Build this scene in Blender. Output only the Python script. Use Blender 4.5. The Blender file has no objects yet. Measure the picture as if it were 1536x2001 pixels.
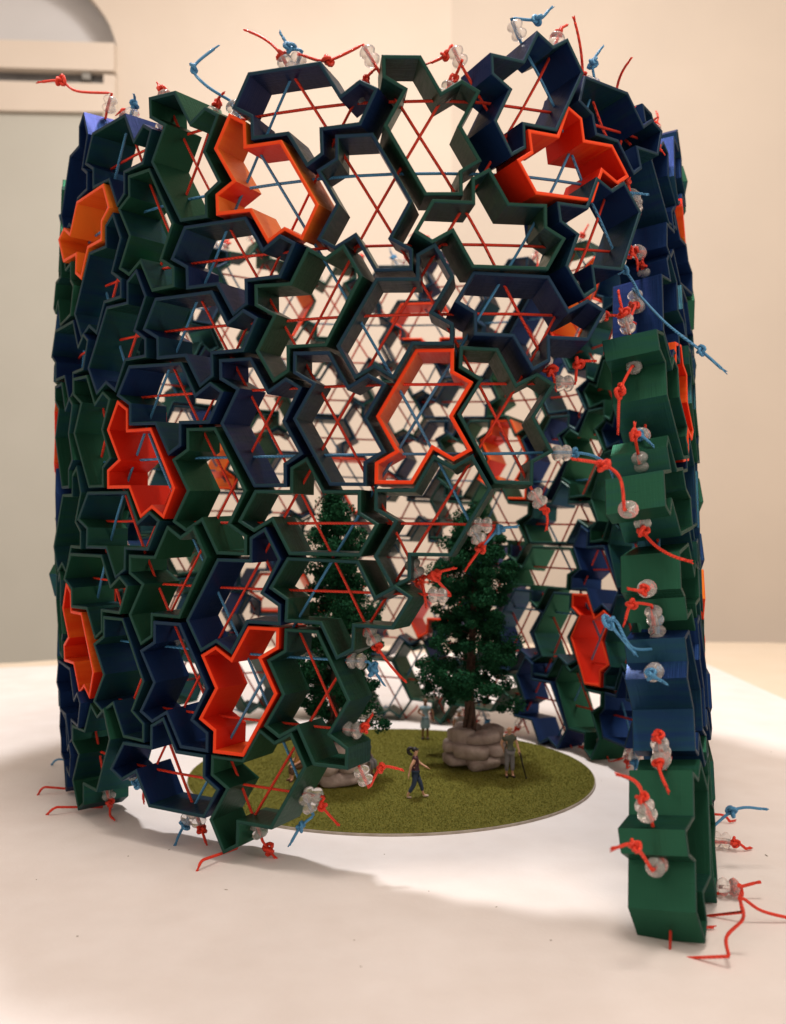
import bpy, math, random
import numpy as np
from mathutils import Vector, Matrix, Euler
random.seed(7); RN = np.random.RandomState(5)
scene = bpy.context.scene
scene.unit_settings.system = 'METRIC'; scene.unit_settings.scale_length = 0.01   # one unit is about one centimetre
PI = math.pi; S3 = 3 ** .5

# ---------------------------------------------------------------- camera
cd = bpy.data.cameras.new('camera'); cam = bpy.data.objects.new('camera', cd); scene.collection.objects.link(cam)
cd.sensor_fit = 'HORIZONTAL'; cd.sensor_width = 36; cd.lens = 36 * 1812.9 / 1536
cd.clip_start = 1; cd.clip_end = 2000
cam.location = (0, 0, 0); cam.rotation_euler = (PI / 2 + (0.000617), -0.00039735, 0)
cd.dof.use_dof = True; cd.dof.focus_distance = 44; cd.dof.aperture_fstop = 0.13
scene.camera = cam
# ---------------------------------------------------------------- light of the room
world = bpy.data.worlds.new('World'); scene.world = world; world.use_nodes = True
bg = world.node_tree.nodes['Background']; bg.inputs[0].default_value = (1.0, .81, .68, 1); bg.inputs[1].default_value = .54
def area(name, loc, target, size, power, col, sy=None):
    l = bpy.data.lights.new(name, 'AREA'); l.energy = power; l.color = col; l.size = size
    if sy: l.shape = 'RECTANGLE'; l.size_y = sy
    o = bpy.data.objects.new(name, l); scene.collection.objects.link(o); o.location = loc
    o.rotation_euler = (Vector(target) - Vector(loc)).to_track_quat('-Z', 'Y').to_euler(); return o
area('ceiling_lamp', (-6, 72, 95), (0, 57, -16), 8, 60000, (1, .95, .93))
area('wall_fill', (10, 30, 110), (5, 125, 0), 30, 56000, (1, .85, .73))  # added warm fill that brightens the back walls, no actual fixture
area('front_fill', (70, -10, 40), (5, 45, 0), 40, 12000, (1, .88, .79))  # added soft fill from the right front, no window there
scene.view_settings.view_transform = 'Standard'; scene.view_settings.look = 'None'; scene.view_settings.exposure = .45
GZ = -15.95     # height of the table top

# ---------------------------------------------------------------- helpers
def link(name, me, mats, parent=None, loc=None):
    o = bpy.data.objects.new(name, me); scene.collection.objects.link(o)
    for m in (mats if isinstance(mats, (list, tuple)) else [mats]):
        if m and m.name not in [x.name for x in me.materials if x]: me.materials.append(m)
    if parent: o.parent = parent
    if loc: o.location = loc
    return o
def mesh(name, v, f, smooth=False, mi=None):
    me = bpy.data.meshes.new(name); me.from_pydata([tuple(map(float, p)) for p in v], [], f)
    if smooth: me.polygons.foreach_set('use_smooth', [True] * len(f))
    if mi is not None: me.polygons.foreach_set('material_index', mi)
    me.update(); return me
def empty(name, loc=(0, 0, 0)):
    o = bpy.data.objects.new(name, None); scene.collection.objects.link(o); o.location = loc; o.empty_display_size = .5; return o
def tag(o, label=None, cat=None, group=None, kind=None):
    for k, x in (('label', label), ('category', cat), ('group', group), ('kind', kind)):
        if x: o[k] = x
    return o
class NT:
    def __init__(s, name):
        s.m = bpy.data.materials.new(name); s.m.use_nodes = True; s.t = s.m.node_tree; s.b = s.t.nodes['Principled BSDF']
    def n(s, typ, **kw):
        x = s.t.nodes.new(typ)
        for k, v in kw.items(): setattr(x, k, v)
        return x
    def l(s, a, b): s.t.links.new(a, b)
    def set(s, **kw):
        for k, v in kw.items():
            i = s.b.inputs[k.replace('_', ' ')]
            i.default_value = (*v, 1) if isinstance(v, tuple) and len(v) == 3 and i.type == 'RGBA' else v
        return s
def ramp(nt, fac, stops):
    r = nt.n('ShaderNodeValToRGB'); e = r.color_ramp.elements
    while len(e) > 1: e.remove(e[-1])
    e[0].position = stops[0][0]; e[0].color = (*stops[0][1], 1)
    for p, c in stops[1:]: x = e.new(p); x.color = (*c, 1)
    nt.l(fac, r.inputs[0]); return r.outputs[0]
def noisy(name, c1, c2, scale=3, rough=.6, bump=0, bscale=None, detail=4, **kw):
    nt = NT(name); tc = nt.n('ShaderNodeTexCoord'); no = nt.n('ShaderNodeTexNoise'); no.inputs['Scale'].default_value = scale; no.inputs['Detail'].default_value = detail
    nt.l(tc.outputs['Object'], no.inputs['Vector'])
    nt.l(ramp(nt, no.outputs[0], [(.3, c1), (.7, c2)]), nt.b.inputs['Base Color']); nt.set(Roughness=rough)
    if bump:
        n2 = nt.n('ShaderNodeTexNoise'); n2.inputs['Scale'].default_value = bscale or scale * 3; n2.inputs['Detail'].default_value = 5; nt.l(tc.outputs['Object'], n2.inputs['Vector'])
        b = nt.n('ShaderNodeBump'); b.inputs['Strength'].default_value = bump; b.inputs['Distance'].default_value = .1
        nt.l(n2.outputs[0], b.inputs['Height']); nt.l(b.outputs[0], nt.b.inputs['Normal'])
    nt.set(**kw); return nt.m

# silk two-tone printing filament: the side of the strand one sees is green or navy (or red or orange),
# so the colour goes with the direction a wall faces on its own tile
def filament(name, ca, cb, rim=False, rough=.27, amp=.22, metal=.62):
    nt = NT(name); L = nt.l
    tc = nt.n('ShaderNodeTexCoord'); oi = nt.n('ShaderNodeObjectInfo')
    sep = nt.n('ShaderNodeSeparateXYZ')
    vt = nt.n('ShaderNodeVectorTransform', vector_type='NORMAL', convert_from='WORLD', convert_to='OBJECT')
    ge = nt.n('ShaderNodeNewGeometry'); L(ge.outputs['Normal'], vt.inputs[0]); L(vt.outputs[0], sep.inputs[0])
    at = nt.n('ShaderNodeMath', operation='ARCTAN2'); L(sep.outputs[1], at.inputs[0]); L(sep.outputs[0], at.inputs[1])
    ph = nt.n('ShaderNodeMath', operation='MULTIPLY_ADD'); L(oi.outputs['Random'], ph.inputs[0]); ph.inputs[1].default_value = 6.283; L(at.outputs[0], ph.inputs[2])
    si = nt.n('ShaderNodeMath', operation='SINE'); L(ph.outputs[0], si.inputs[0])
    # layer lines lie parallel to the rims; streaks along the depth come from the slicing seams
    mp = nt.n('ShaderNodeMapping'); mp.inputs['Scale'].default_value = (1.6, 1.6, .18); L(tc.outputs['Object'], mp.inputs[0])
    no = nt.n('ShaderNodeTexNoise'); no.inputs['Scale'].default_value = 2.2; no.inputs['Detail'].default_value = 5; no.noise_dimensions = '4D'; L(mp.outputs[0], no.inputs['Vector'])
    w = nt.n('ShaderNodeMath', operation='MULTIPLY'); L(oi.outputs['Random'], w.inputs[0]); w.inputs[1].default_value = 37; L(w.outputs[0], no.inputs['W'])
    oc = nt.n('ShaderNodeSeparateColor'); L(oi.outputs['Color'], oc.inputs[0])
    a = nt.n('ShaderNodeMath', operation='MULTIPLY_ADD'); L(si.outputs[0], a.inputs[0]); a.inputs[1].default_value = amp; L(oc.outputs[0], a.inputs[2])
    b = nt.n('ShaderNodeMath', operation='MULTIPLY_ADD'); L(no.outputs[0], b.inputs[0]); b.inputs[1].default_value = .36; L(a.outputs[0], b.inputs[2])
    s = nt.n('ShaderNodeMath', operation='SUBTRACT'); L(b.outputs[0], s.inputs[0]); s.inputs[1].default_value = .18
    co = ramp(nt, s.outputs[0], [(.30, ca), (.70, cb)]); L(co, nt.b.inputs['Base Color']); L(co, nt.b.inputs['Specular Tint'])
    m3 = nt.n('ShaderNodeMapping'); m3.inputs['Scale'].default_value = (9, 9, .9); L(tc.outputs['Object'], m3.inputs[0])
    n3 = nt.n('ShaderNodeTexNoise'); n3.inputs['Scale'].default_value = 1.; n3.inputs['Detail'].default_value = 3; L(m3.outputs[0], n3.inputs['Vector'])
    rr = nt.n('ShaderNodeMapRange'); rr.inputs[3].default_value = rough - .08; rr.inputs[4].default_value = rough + .25; L(n3.outputs[0], rr.inputs[0]); L(rr.outputs[0], nt.b.inputs['Roughness'])
    m4 = nt.n('ShaderNodeMapping'); m4.inputs['Scale'].default_value = (.6, .6, 14); L(tc.outputs['Object'], m4.inputs[0])
    n4 = nt.n('ShaderNodeTexNoise'); n4.inputs['Scale'].default_value = 1.; n4.inputs['Detail'].default_value = 2; L(m4.outputs[0], n4.inputs['Vector'])
    mx = nt.n('ShaderNodeMath', operation='MULTIPLY_ADD'); L(n3.outputs[0], mx.inputs[0]); mx.inputs[1].default_value = .5; L(n4.outputs[0], mx.inputs[2])
    bp = nt.n('ShaderNodeBump'); bp.inputs['Strength'].default_value = .2; bp.inputs['Distance'].default_value = .05
    L(mx.outputs[0], bp.inputs['Height']); L(bp.outputs[0], nt.b.inputs['Normal'])
    nt.set(Metallic=metal, Anisotropic=.5, Specular_IOR_Level=.4, Coat_Weight=.06, Coat_Roughness=.2)
    tg = nt.n('ShaderNodeTangent', direction_type='RADIAL', axis='Z'); L(tg.outputs[0], nt.b.inputs['Tangent'])
    return nt.m
M = {}
M['dark'] = filament('silk_green_navy', (.021, .100, .060), (.012, .036, .125))
M['dark_rim'] = filament('silk_green_navy_rim', (.018, .062, .048), (.016, .038, .072), rough=.45, metal=.4)
M['orange'] = filament('silk_red_orange', (.62, .022, .007), (.84, .22, .028), metal=.3, rough=.33, amp=.40)
M['orange_rim'] = filament('silk_red_orange_rim', (.75, .055, .015), (.80, .10, .02), metal=.05, rough=.4)
def cordmat(name, c1, c2):
    nt = NT(name); tc = nt.n('ShaderNodeTexCoord'); wv = nt.n('ShaderNodeTexWave', bands_direction='DIAGONAL'); wv.inputs['Scale'].default_value = 7; wv.inputs['Distortion'].default_value = 1.5
    nt.l(tc.outputs['Object'], wv.inputs['Vector']); nt.l(ramp(nt, wv.outputs[0], [(.1, c1), (.8, c2)]), nt.b.inputs['Base Color'])
    b = nt.n('ShaderNodeBump'); b.inputs['Strength'].default_value = .7; b.inputs['Distance'].default_value = .04; nt.l(wv.outputs[0], b.inputs['Height']); nt.l(b.outputs[0], nt.b.inputs['Normal'])
    nt.set(Roughness=.5); return nt.m
M['red_cord'] = cordmat('red_cord', (.55, .014, .006), (1.0, .062, .018))
M['blue_cord'] = cordmat('blue_cord', (.03, .15, .34), (.10, .38, .66))
nt = NT('clear_bead'); nt.set(Base_Color=(.98, .95, .93), Roughness=.13, IOR=1.30, Transmission_Weight=.80); M['bead'] = nt.m

# ---------------------------------------------------------------- the wall surface the tiles hang on
NU, NV, U0, U1, V0, V1 = 24, 5, -112., 18., -21., 21.
CT = np.array([float(x) for x in '-14.59 25.46 -40.12 -13.10 26.42 -17.72 -11.77 27.31 4.02 -10.37 28.09 25.02 -8.75 28.81 45.68 -6.80 22.17 -40.18 -6.08 25.30 -17.66 -5.30 28.21 3.98 -4.89 31.03 24.94 -4.94 33.84 45.64 -0.09 21.60 -40.46 0.11 26.07 -18.09 0.52 30.63 3.80 0.03 34.90 24.74 -1.25 38.99 45.58 5.45 23.73 -40.92 5.37 28.68 -19.19 5.48 34.53 3.60 4.29 39.70 24.53 2.41 44.26 45.54 9.58 28.34 -41.34 9.18 33.07 -20.39 9.03 39.59 3.54 7.79 45.21 24.57 6.17 49.60 45.55 12.15 34.91 -41.30 11.66 39.35 -19.91 11.52 45.16 3.97 10.86 50.65 25.20 9.97 54.91 45.60 13.21 42.40 -40.96 13.11 46.29 -18.85 14.31 50.29 4.36 14.41 55.15 25.77 13.24 60.06 45.62 13.03 49.88 -40.66 13.67 52.94 -18.73 15.57 56.17 3.38 16.09 60.36 24.98 14.83 65.00 45.49 11.65 56.80 -40.48 12.60 59.09 -19.07 13.58 62.24 2.29 14.12 65.90 23.81 13.67 69.39 45.29 8.83 62.80 -40.37 9.51 64.52 -19.17 9.18 67.14 2.39 9.41 70.12 23.55 9.63 72.67 45.15 4.42 67.46 -40.29 4.87 68.81 -19.29 4.13 70.56 2.64 3.51 72.59 23.99 3.46 74.40 45.10 -1.26 70.26 -40.17 -0.90 71.35 -19.00 -1.23 72.40 2.82 -2.64 73.43 24.12 -3.50 74.36 45.06 -7.34 70.72 -40.05 -7.17 71.39 -18.51 -7.07 71.85 3.13 -8.64 72.20 23.98 -9.84 72.50 45.01 -12.66 68.67 -39.98 -12.82 68.84 -18.29 -12.51 68.73 3.40 -13.73 68.71 24.05 -14.42 68.95 45.01 -16.22 64.38 -39.96 -16.79 64.17 -18.55 -17.03 63.58 3.16 -17.18 63.44 24.20 -16.62 64.06 45.04 -17.48 58.62 -39.97 -17.90 58.16 -19.08 -18.90 57.18 2.75 -17.95 57.29 24.39 -16.51 58.27 45.08 -16.31 52.48 -39.96 -15.76 52.15 -19.23 -16.33 51.62 2.66 -15.38 51.72 24.53 -14.65 52.02 45.10 -12.93 47.07 -39.90 -12.24 47.22 -18.90 -11.75 47.49 2.60 -11.31 46.67 24.62 -11.77 45.89 45.19 -7.66 43.00 -39.87 -6.60 44.50 -18.90 -5.98 44.82 2.49 -6.66 42.76 24.52 -7.86 41.24 45.34 -1.58 39.64 -39.87 -1.45 41.39 -19.08 0.03 43.27 2.55 -0.55 40.93 24.61 -2.63 39.86 45.56 4.72 36.43 -39.83 4.44 39.49 -19.18 6.11 42.29 2.18 6.41 43.08 24.85 3.33 43.62 45.73 11.27 33.09 -39.77 11.07 37.90 -19.06 11.21 43.16 2.37 10.23 49.59 25.55 8.48 51.58 45.97 18.12 29.50 -39.76 17.78 36.74 -18.76 17.07 44.51 2.86 14.77 54.09 25.50 12.98 61.12 46.14 25.34 25.65 -39.79 24.43 35.83 -18.62 23.11 46.14 2.99 20.25 57.53 25.04 16.94 71.36 46.21'.split()]).reshape(NU, NV, 3)
def bas(t, n):
    i = max(0, min(int(math.floor(t)), n - 4)); f = t - i
    return i, np.array([(1-f)**3/6, (3*f**3-6*f*f+4)/6, (-3*f**3+3*f*f+3*f+1)/6, f**3/6]), np.array([-(1-f)**2/2, (9*f*f-12*f)/6, (-9*f*f+6*f+3)/6, f*f/2])
def surf(u, v):
    i, b, db = bas((u-U0)/(U1-U0)*(NU-3), NU); j, c, dc = bas((v-V0)/(V1-V0)*(NV-3), NV)
    Q = CT[i:i+4, j:j+4]
    P = np.einsum('a,b,abk', b, c, Q); Pu = np.einsum('a,b,abk', db, c, Q); Pv = np.einsum('a,b,abk', b, dc, Q)
    eu = Pu / np.linalg.norm(Pu); n = np.cross(Pu, Pv); n /= np.linalg.norm(n); ev = np.cross(n, eu)
    return P, eu, ev, n
D = 2.4814
# one tile outline: unit vectors at multiples of 30 degrees, long edges sqrt(3), short edges 1
DIR = [0, -90, -30, -120, -60, -150, 150, -120, 180, 90, 30, 120, 60, 60]
def outline(refl, o):
    p = np.zeros(2); out = [p]
    for d in DIR[:-1]:
        a = math.radians((d if refl else -d) + 60 * o); l = S3 if d % 60 == 0 else 1.
        p = p + l * np.array([math.cos(a), math.sin(a)]); out.append(p)
    return np.array(out)
def inset(P, d):
    n = len(P); out = []
    A = sum(P[i][0]*P[(i+1) % n][1] - P[(i+1) % n][0]*P[i][1] for i in range(n)); sg = 1 if A > 0 else -1
    for i in range(n):
        a = P[i]-P[i-1]; b = P[(i+1) % n]-P[i]; a = a/np.linalg.norm(a); b = b/np.linalg.norm(b)
        na = sg*np.array([-a[1], a[0]]); nb = sg*np.array([-b[1], b[0]]); k = 1 + na@nb
        out.append(P[i] + d*(na+nb)/k)
    return np.array(out)
def tile_mesh(name, refl, mats):
    P = outline(refl, 0); P = P - P.mean(0); g, w, c = .028, .165, .035
    rings = [(g, c), (g, D-c), (g+c, D), (g+w-c, D), (g+w, D-c), (g+w, c), (g+w-c, 0), (g+c, 0)]
    v = []; f = []; mi = []
    for d, z in rings:
        for x, y in inset(P, d): v.append((x, y, z))
    R = len(rings)
    for r in range(R):
        for i in range(14):
            a, b = r*14+i, r*14+(i+1) % 14; c2, d2 = ((r+1) % R)*14+(i+1) % 14, ((r+1) % R)*14+i
            f.append((a, b, c2, d2) if not refl else (d2, c2, b, a)); mi.append(1 if r in (1, 2, 3, 5, 6, 7) else 0)
    me = mesh(name, v, f, mi=mi)
    for m in mats: me.materials.append(m)
    return me
tileM = {0: tile_mesh('tile', 0, [M['dark'], M['dark_rim']]), 1: tile_mesh('tile_mirrored', 1, [M['orange'], M['orange_rim']])}
tiles = []
for s in '04,9,33 02,13,21 12,5,21 00,5,-3 04,3,15 02,9,33 01,7,15 02,5,-3 10,1,9 00,1,21 05,-3,9 03,-1,27 04,-5,-9 00,-3,-3 03,-3,-15 01,-1,-9 04,-7,33 02,-1,15 02,-3,-27 13,-7,-27 05,-11,-15 00,-7,-3 14,-3,21 04,-11,21 03,-9,3 04,-13,15 00,-11,21 01,-9,-33 03,-11,-15 04,-15,9 02,-9,-9 03,-13,27 03,-15,-15 14,-11,-3 05,-19,9 04,-19,-3 04,-19,33 05,-21,15 02,-15,-27 04,-21,-9 00,-19,-3 15,-17,27 14,-17,-21 04,-25,-21 05,-25,-9 00,-23,-3 04,-25,15 05,-25,27 04,-27,-27 00,-25,-21 01,-21,15 02,-23,-3 10,-27,9 00,-27,21 03,-27,-15 05,-31,9 05,-33,-33 04,-33,-9 00,-31,-3 03,-29,27 03,-31,-15 01,-29,-9 02,-29,15 04,-35,33 02,-31,-27 00,-35,-3 02,-31,21 13,-35,-27 05,-39,-15 12,-39,21 03,-37,3 04,-41,15 02,-35,33 03,-39,-15 01,-37,-33 02,-37,-9 04,-43,9 01,-37,15 14,-39,-3 00,-43,21 03,-43,-15 04,-47,-3 05,-47,9 05,-49,-33 03,-45,27 04,-49,-9 00,-47,-3 05,-51,-27 02,-45,15 01,-45,27 15,-47,-15 03,-49,3 11,-53,27 04,-55,-27 05,-55,-15 04,-55,9 01,-49,15 05,-57,-9 01,-51,-27 01,-51,9 00,-55,21 15,-53,3 00,-57,-21 05,-61,-33 05,-61,3 03,-57,27 03,-59,-15 01,-57,-9 05,-63,9 04,-63,33 05,-65,15 02,-59,-27 01,-59,-15 00,-63,-3 11,-67,-15 15,-61,27 01,-63,-27 05,-69,-9 04,-69,15 05,-69,27 00,-67,-3 01,-65,-33 00,-69,-21 01,-65,15 02,-67,-3 10,-71,9 00,-71,21 03,-71,-15 05,-75,9 05,-77,-33 04,-77,-9 03,-73,27 03,-75,-15 00,-75,-3 01,-73,-9 02,-73,15 04,-79,33 02,-75,-27 00,-79,-3 14,-75,21 13,-79,-27 05,-83,-15 04,-83,21 03,-81,3 04,-85,15 00,-83,21 03,-83,-15 01,-81,-33 02,-81,-9 04,-87,9 03,-85,27 14,-83,-3 03,-87,-15 04,-91,-3 05,-91,9 04,-91,33 02,-87,-27 04,-93,-9 00,-91,-3 05,-93,15 14,-89,-21 15,-89,27 04,-97,-21 05,-97,-9 04,-97,15 05,-97,27 00,-95,-3 04,-99,-27 01,-93,15 00,-97,-21 02,-95,-3 10,-99,9 00,-99,21 03,-99,-15 05,-103,9 05,-105,-33 04,-105,-9 00,-103,-3 03,-103,-15 01,-101,-9 02,-103,-27'.split():
    a, x, y = s.split(','); r, o = int(a[0]), int(a[1])
    P = outline(r, o) + np.array([int(x)*S3/2, int(y)/2]); tiles.append((r, o, P, P.mean(0)))
pav = empty('tile_pavilion', (0, 57, GZ)); bpy.context.view_layer.update()
tag(pav, 'open round tower of hollow green, navy and orange zigzag tiles laced with cords', 'model pavilion')
# inner faces of these tiles are mostly navy (n) or green (g)
tone = {}
for s, b in (('n', '-3.4,14.5 4.8,15.2 10.4,14.5 8.2,9.2 5.2,5.5 .5,5.7 -6.9,8.4 -5.6,1.7 -2.1,1.7 -8.6,5.5 -9.9,-10.8 -6.5,-6.3 -10.4,-14.5'), ('g', '1.2,13.7 3.5,9.5 4.8,1.7 -3.9,6.2 -11.7,10.2 -8.2,-1.8 -10.8,-5.8 -3.4,-2.5 1.3,-2.8 -3,-10.8 -5.6,-14.8')):
    for q in b.split():
        x, y = map(float, q.split(',')); tone[(x, y)] = .72 if s == 'n' else .22
POSE = [[float(x) for x in q.split(',')] for q in '-5.6,11.8,0.009,0.022,-0.015,-0.014,0.043,0.043 -3.5,14.5,-0.010,-0.030,0.006,0.037,0.073,-0.001 1.3,13.8,0.025,0.003,0.023,-0.089,-0.031,0.051 -1.3,10.3,0.010,-0.007,-0.009,0.080,-0.001,0.026 1.3,1.2,-0.017,-0.019,0.010,0.058,0.054,-0.019 0.4,5.8,-0.001,-0.003,-0.004,-0.078,-0.054,-0.064 -2.2,1.8,0.001,0.042,-0.009,-0.077,-0.172,0.005 5.2,5.5,-0.085,-0.060,-0.042,0.249,0.009,-0.132 4.8,1.8,0.022,-0.030,-0.039,-0.162,0.032,-0.024 -12.6,-0.2,0.006,-0.017,0.001,0.024,0.033,0.020 -10.4,2.5,0.009,0.008,-0.021,-0.058,-0.010,-0.022 -17.8,-9.3,0.014,-0.019,0.018,0.022,0.031,0.022 -6.5,-10.3,-0.032,-0.015,0.014,0.047,-0.034,-0.074 1.3,-2.8,-0.003,0.021,0.021,0.155,-0.001,0.029 -1.7,-6.5,-0.013,-0.015,-0.010,-0.054,0.024,-0.001 -3.0,-10.8,-0.026,-0.014,0.007,0.050,-0.052,-0.086 -5.6,-14.8,-0.000,-0.001,0.009,0.003,0.012,0.012 -10.4,-14.5,-0.000,0.036,-0.001,-0.070,-0.004,0.024 -17.3,11.5,-0.010,0.031,0.006,-0.037,-0.003,-0.018 6.9,12.5,-0.006,0.010,0.027,-0.035,0.043,0.001 4.8,15.2,0.007,0.071,0.008,0.041,0.013,0.023 10.4,14.5,0.000,-0.024,0.003,-0.016,-0.001,-0.013 3.5,9.5,-0.002,-0.007,0.002,0.037,0.030,-0.014 -9.1,13.8,0.027,0.034,-0.032,-0.078,-0.037,0.030 -13.9,14.5,0.000,-0.027,-0.012,0.044,0.049,-0.063'.split()]   # small individual tilts and shifts of the front tiles
def rotm(w): K = np.array([[0, -w[2], w[1]], [w[2], 0, -w[0]], [-w[1], w[0], 0]]); return np.eye(3) + K + K@K/2
def tile_frame(c):
    p, eu, ev, n = surf(*c); B = np.array([eu, ev, n]).T
    for q in POSE:
        if math.hypot(q[0]-c[0], q[1]-c[1]) < .6: return p + np.array(q[5:8]), B @ rotm(q[2:5]), True
    return p, B, False
for r, o, P, c in tiles:
    p, B, posed = tile_frame(c); n = B[:, 2]; jk = .15 if posed else 1
    t = bpy.data.objects.new('tile', tileM[r]); scene.collection.objects.link(t)
    R = Matrix(B.tolist()) @ Matrix.Rotation(math.radians(60*o), 3, 'Z')
    J = Euler((random.gauss(0, .012)*jk, random.gauss(0, .012)*jk, random.gauss(0, .004)*jk)).to_matrix()
    mat = (R @ J).to_4x4(); mat.translation = Vector(p + n*random.gauss(0, .04)*jk)
    t.parent = pav; t.matrix_parent_inverse = Matrix.Translation(-pav.location); t.matrix_basis = mat @ Matrix.Diagonal((.992, .992, 1, 1))
    b = random.choice([.25, .4, .6, .75])
    for (x, y), q in tone.items():
        if math.hypot(x-c[0], y-c[1]) < .9: b = q
    if c[0] < -80 and c[1] > 8: b = random.choice([.3, .8])
    if c[0] < -85.5 and c[1] < 8: b = .12 if c[1] < -13 else (.80 if c[1] < -7 else (.62 if c[1] > 5.2 else .15))   # the free end: green foot, navy, green, navy above
    t.color = (b, 0, 0, 1)
    if r: t['label'] = 'bright orange-red zigzag tile'; t.color = (random.choice([.1, .2, .3, .4]), 0, 0, 1)

# ---------------------------------------------------------------- cords on the trihexagonal lines
def inpoly(P, x, y):
    k = False; j = len(P)-1
    for i in range(len(P)):
        if (P[i][1] > y) != (P[j][1] > y) and x < (P[j][0]-P[i][0])*(y-P[i][1])/(P[j][1]-P[i][1]) + P[i][0]: k = not k
        j = i
    return k
cen = np.array([c for *_, c in tiles])
def covered(x, y):
    for i in np.where(np.abs(cen - [x, y]).max(1) < 4.2)[0]:
        if inpoly(tiles[i][2], x, y): return True
    return False
blue = set()
for r, o, P, c in tiles:
    if not r: continue
    a, b = P[11], P[7]; d = b-a; ap = a + np.array([d[0]/2-d[1]*S3/2, d[1]/2+d[0]*S3/2])
    for p, q in ((a, b), (b, ap), (a, ap)):
        m = (p+q)/2; e = q-p; ang = round(math.degrees(math.atan2(e[1], e[0]))/60) % 3
        k = round(m[1]/3) if ang == 0 else (round((m[0]-m[1]/S3)/S3) if ang == 1 else round((m[0]+m[1]/S3)/S3))
        blue.add((ang, k))
lines = [(0, k) for k in range(-6, 7)] + [(1, k) for k in range(-70, 20, 2)] + [(2, k) for k in range(-69, 20, 2)]
cords = []
for ang, k in lines:
    th = ang*PI/3; dx, dy = math.cos(th), math.sin(th)
    if ang == 2: dx, dy = math.cos(-PI/3), math.sin(-PI/3)
    if ang == 0: x0, y0, T = -110., 3.*k, 125.
    elif ang == 1: y0 = -19.; x0 = k*S3 + y0/S3; T = 44.
    else: y0 = 19.; x0 = k*S3 - y0/S3; T = 44.
    st = .06; run = None; last = None; t = 0
    while t < T:
        if covered(x0+dx*t, y0+dy*t):
            if run is None: run = t
            last = t
        elif run is not None and t-last > 1.3:
            if last-run > 1.2: cords.append((ang, k, x0, y0, dx, dy, run, last))
            run = None
        t += st
    if run is not None and last-run > 1.2: cords.append((ang, k, x0, y0, dx, dy, run, last))
def clampuv(u, v): return max(-111., min(17.5, u)), max(-20.9, min(20.9, v))
def mid(u, v, k=.5):
    cu, cv = clampuv(u, v); p, eu, ev, n = surf(cu, cv); return p + n*D*k, eu, ev, n
def tube(pts, rad, seg=6, closed_tip=True):
    pts = [Vector(p) for p in pts]; v = []; f = []; up = Vector((.13, .2, 1)).normalized()
    for i, p in enumerate(pts):
        t = (pts[min(i+1, len(pts)-1)] - pts[max(i-1, 0)])
        t = t.normalized() if t.length > 1e-6 else Vector((0, 0, 1))
        s = t.cross(up)
        if s.length < .05: s = t.cross(Vector((1, 0, 0)))
        s.normalize(); up2 = s.cross(t); r = rad[i] if isinstance(rad, list) else rad
        for k in range(seg):
            a = 2*PI*k/seg; v.append(p + r*(math.cos(a)*s + math.sin(a)*up2))
    for i in range(len(pts)-1):
        for k in range(seg): f.append((i*seg+k, i*seg+(k+1) % seg, (i+1)*seg+(k+1) % seg, (i+1)*seg+k))
    f.append(tuple(range(seg))[::-1]); f.append(tuple((len(pts)-1)*seg+k for k in range(seg)))
    return v, f
def merge(parts):
    v = []; f = []
    for a, b in parts:
        o = len(v); v += list(a); f += [tuple(i+o for i in q) for q in b]
    return v, f
def lathe(prof, seg=14, inner=.07):
    v = []; f = []; pr = prof + [(inner, prof[-1][1]), (inner, prof[0][1])]; n = len(pr)
    for r, z in pr:
        for k in range(seg): a = 2*PI*k/seg; v.append((r*math.cos(a), r*math.sin(a), z))
    for i in range(n):
        j = (i+1) % n
        for k in range(seg): f.append((i*seg+k, i*seg+(k+1) % seg, j*seg+(k+1) % seg, j*seg+k))
    return v, f
prof = []
for i in range(13):
    z = -.42 + .84*i/12; prof.append((.225 + .15*abs(math.sin(PI*(i/12*2))) ** .7, z))
v, f = lathe(prof); beadM = mesh('bead', v, f, smooth=True); beadM.materials.append(M['bead'])
# knot: a trefoil of the cord itself, pulled tight
def knot_mesh(name, m, kk=0):
    pts = []
    for i in range(25):
        t = 2*PI*i/24; pts.append((.085*(math.sin(t)+2*math.sin(2*t)), .085*(math.cos(t)-2*math.cos(2*t)), -(.12+.03*kk)*math.sin(3*t)+.05*kk*math.cos(2*t)))
    v, f = tube(pts, .095, 6); me = mesh(name, v, f, smooth=True); me.materials.append(m); return me
knotM = {c: [knot_mesh(('red_knot', 'blue_knot')[c], M[('red_cord', 'blue_cord')[c]], k) for k in (0, 1, 2.2)] for c in (0, 1)}
CR = .068
def tail_points(p, d, L, bend, droop, nseg=8):
    pts = [Vector(p)]; d = Vector(d).normalized()
    for i in range(nseg):
        d = (d + Vector(bend)*(1./nseg) + Vector((0, 0, -droop/nseg))).normalized(); q = pts[-1] + d*(L/nseg)
        if q.z < GZ+.12: q.z = GZ+.12; d.z = max(d.z, 0)
        pts.append(q)
    return pts
CUSTOM = {}   # filled below: nearest cord end to a picture spot gets a hand-placed tail
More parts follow.
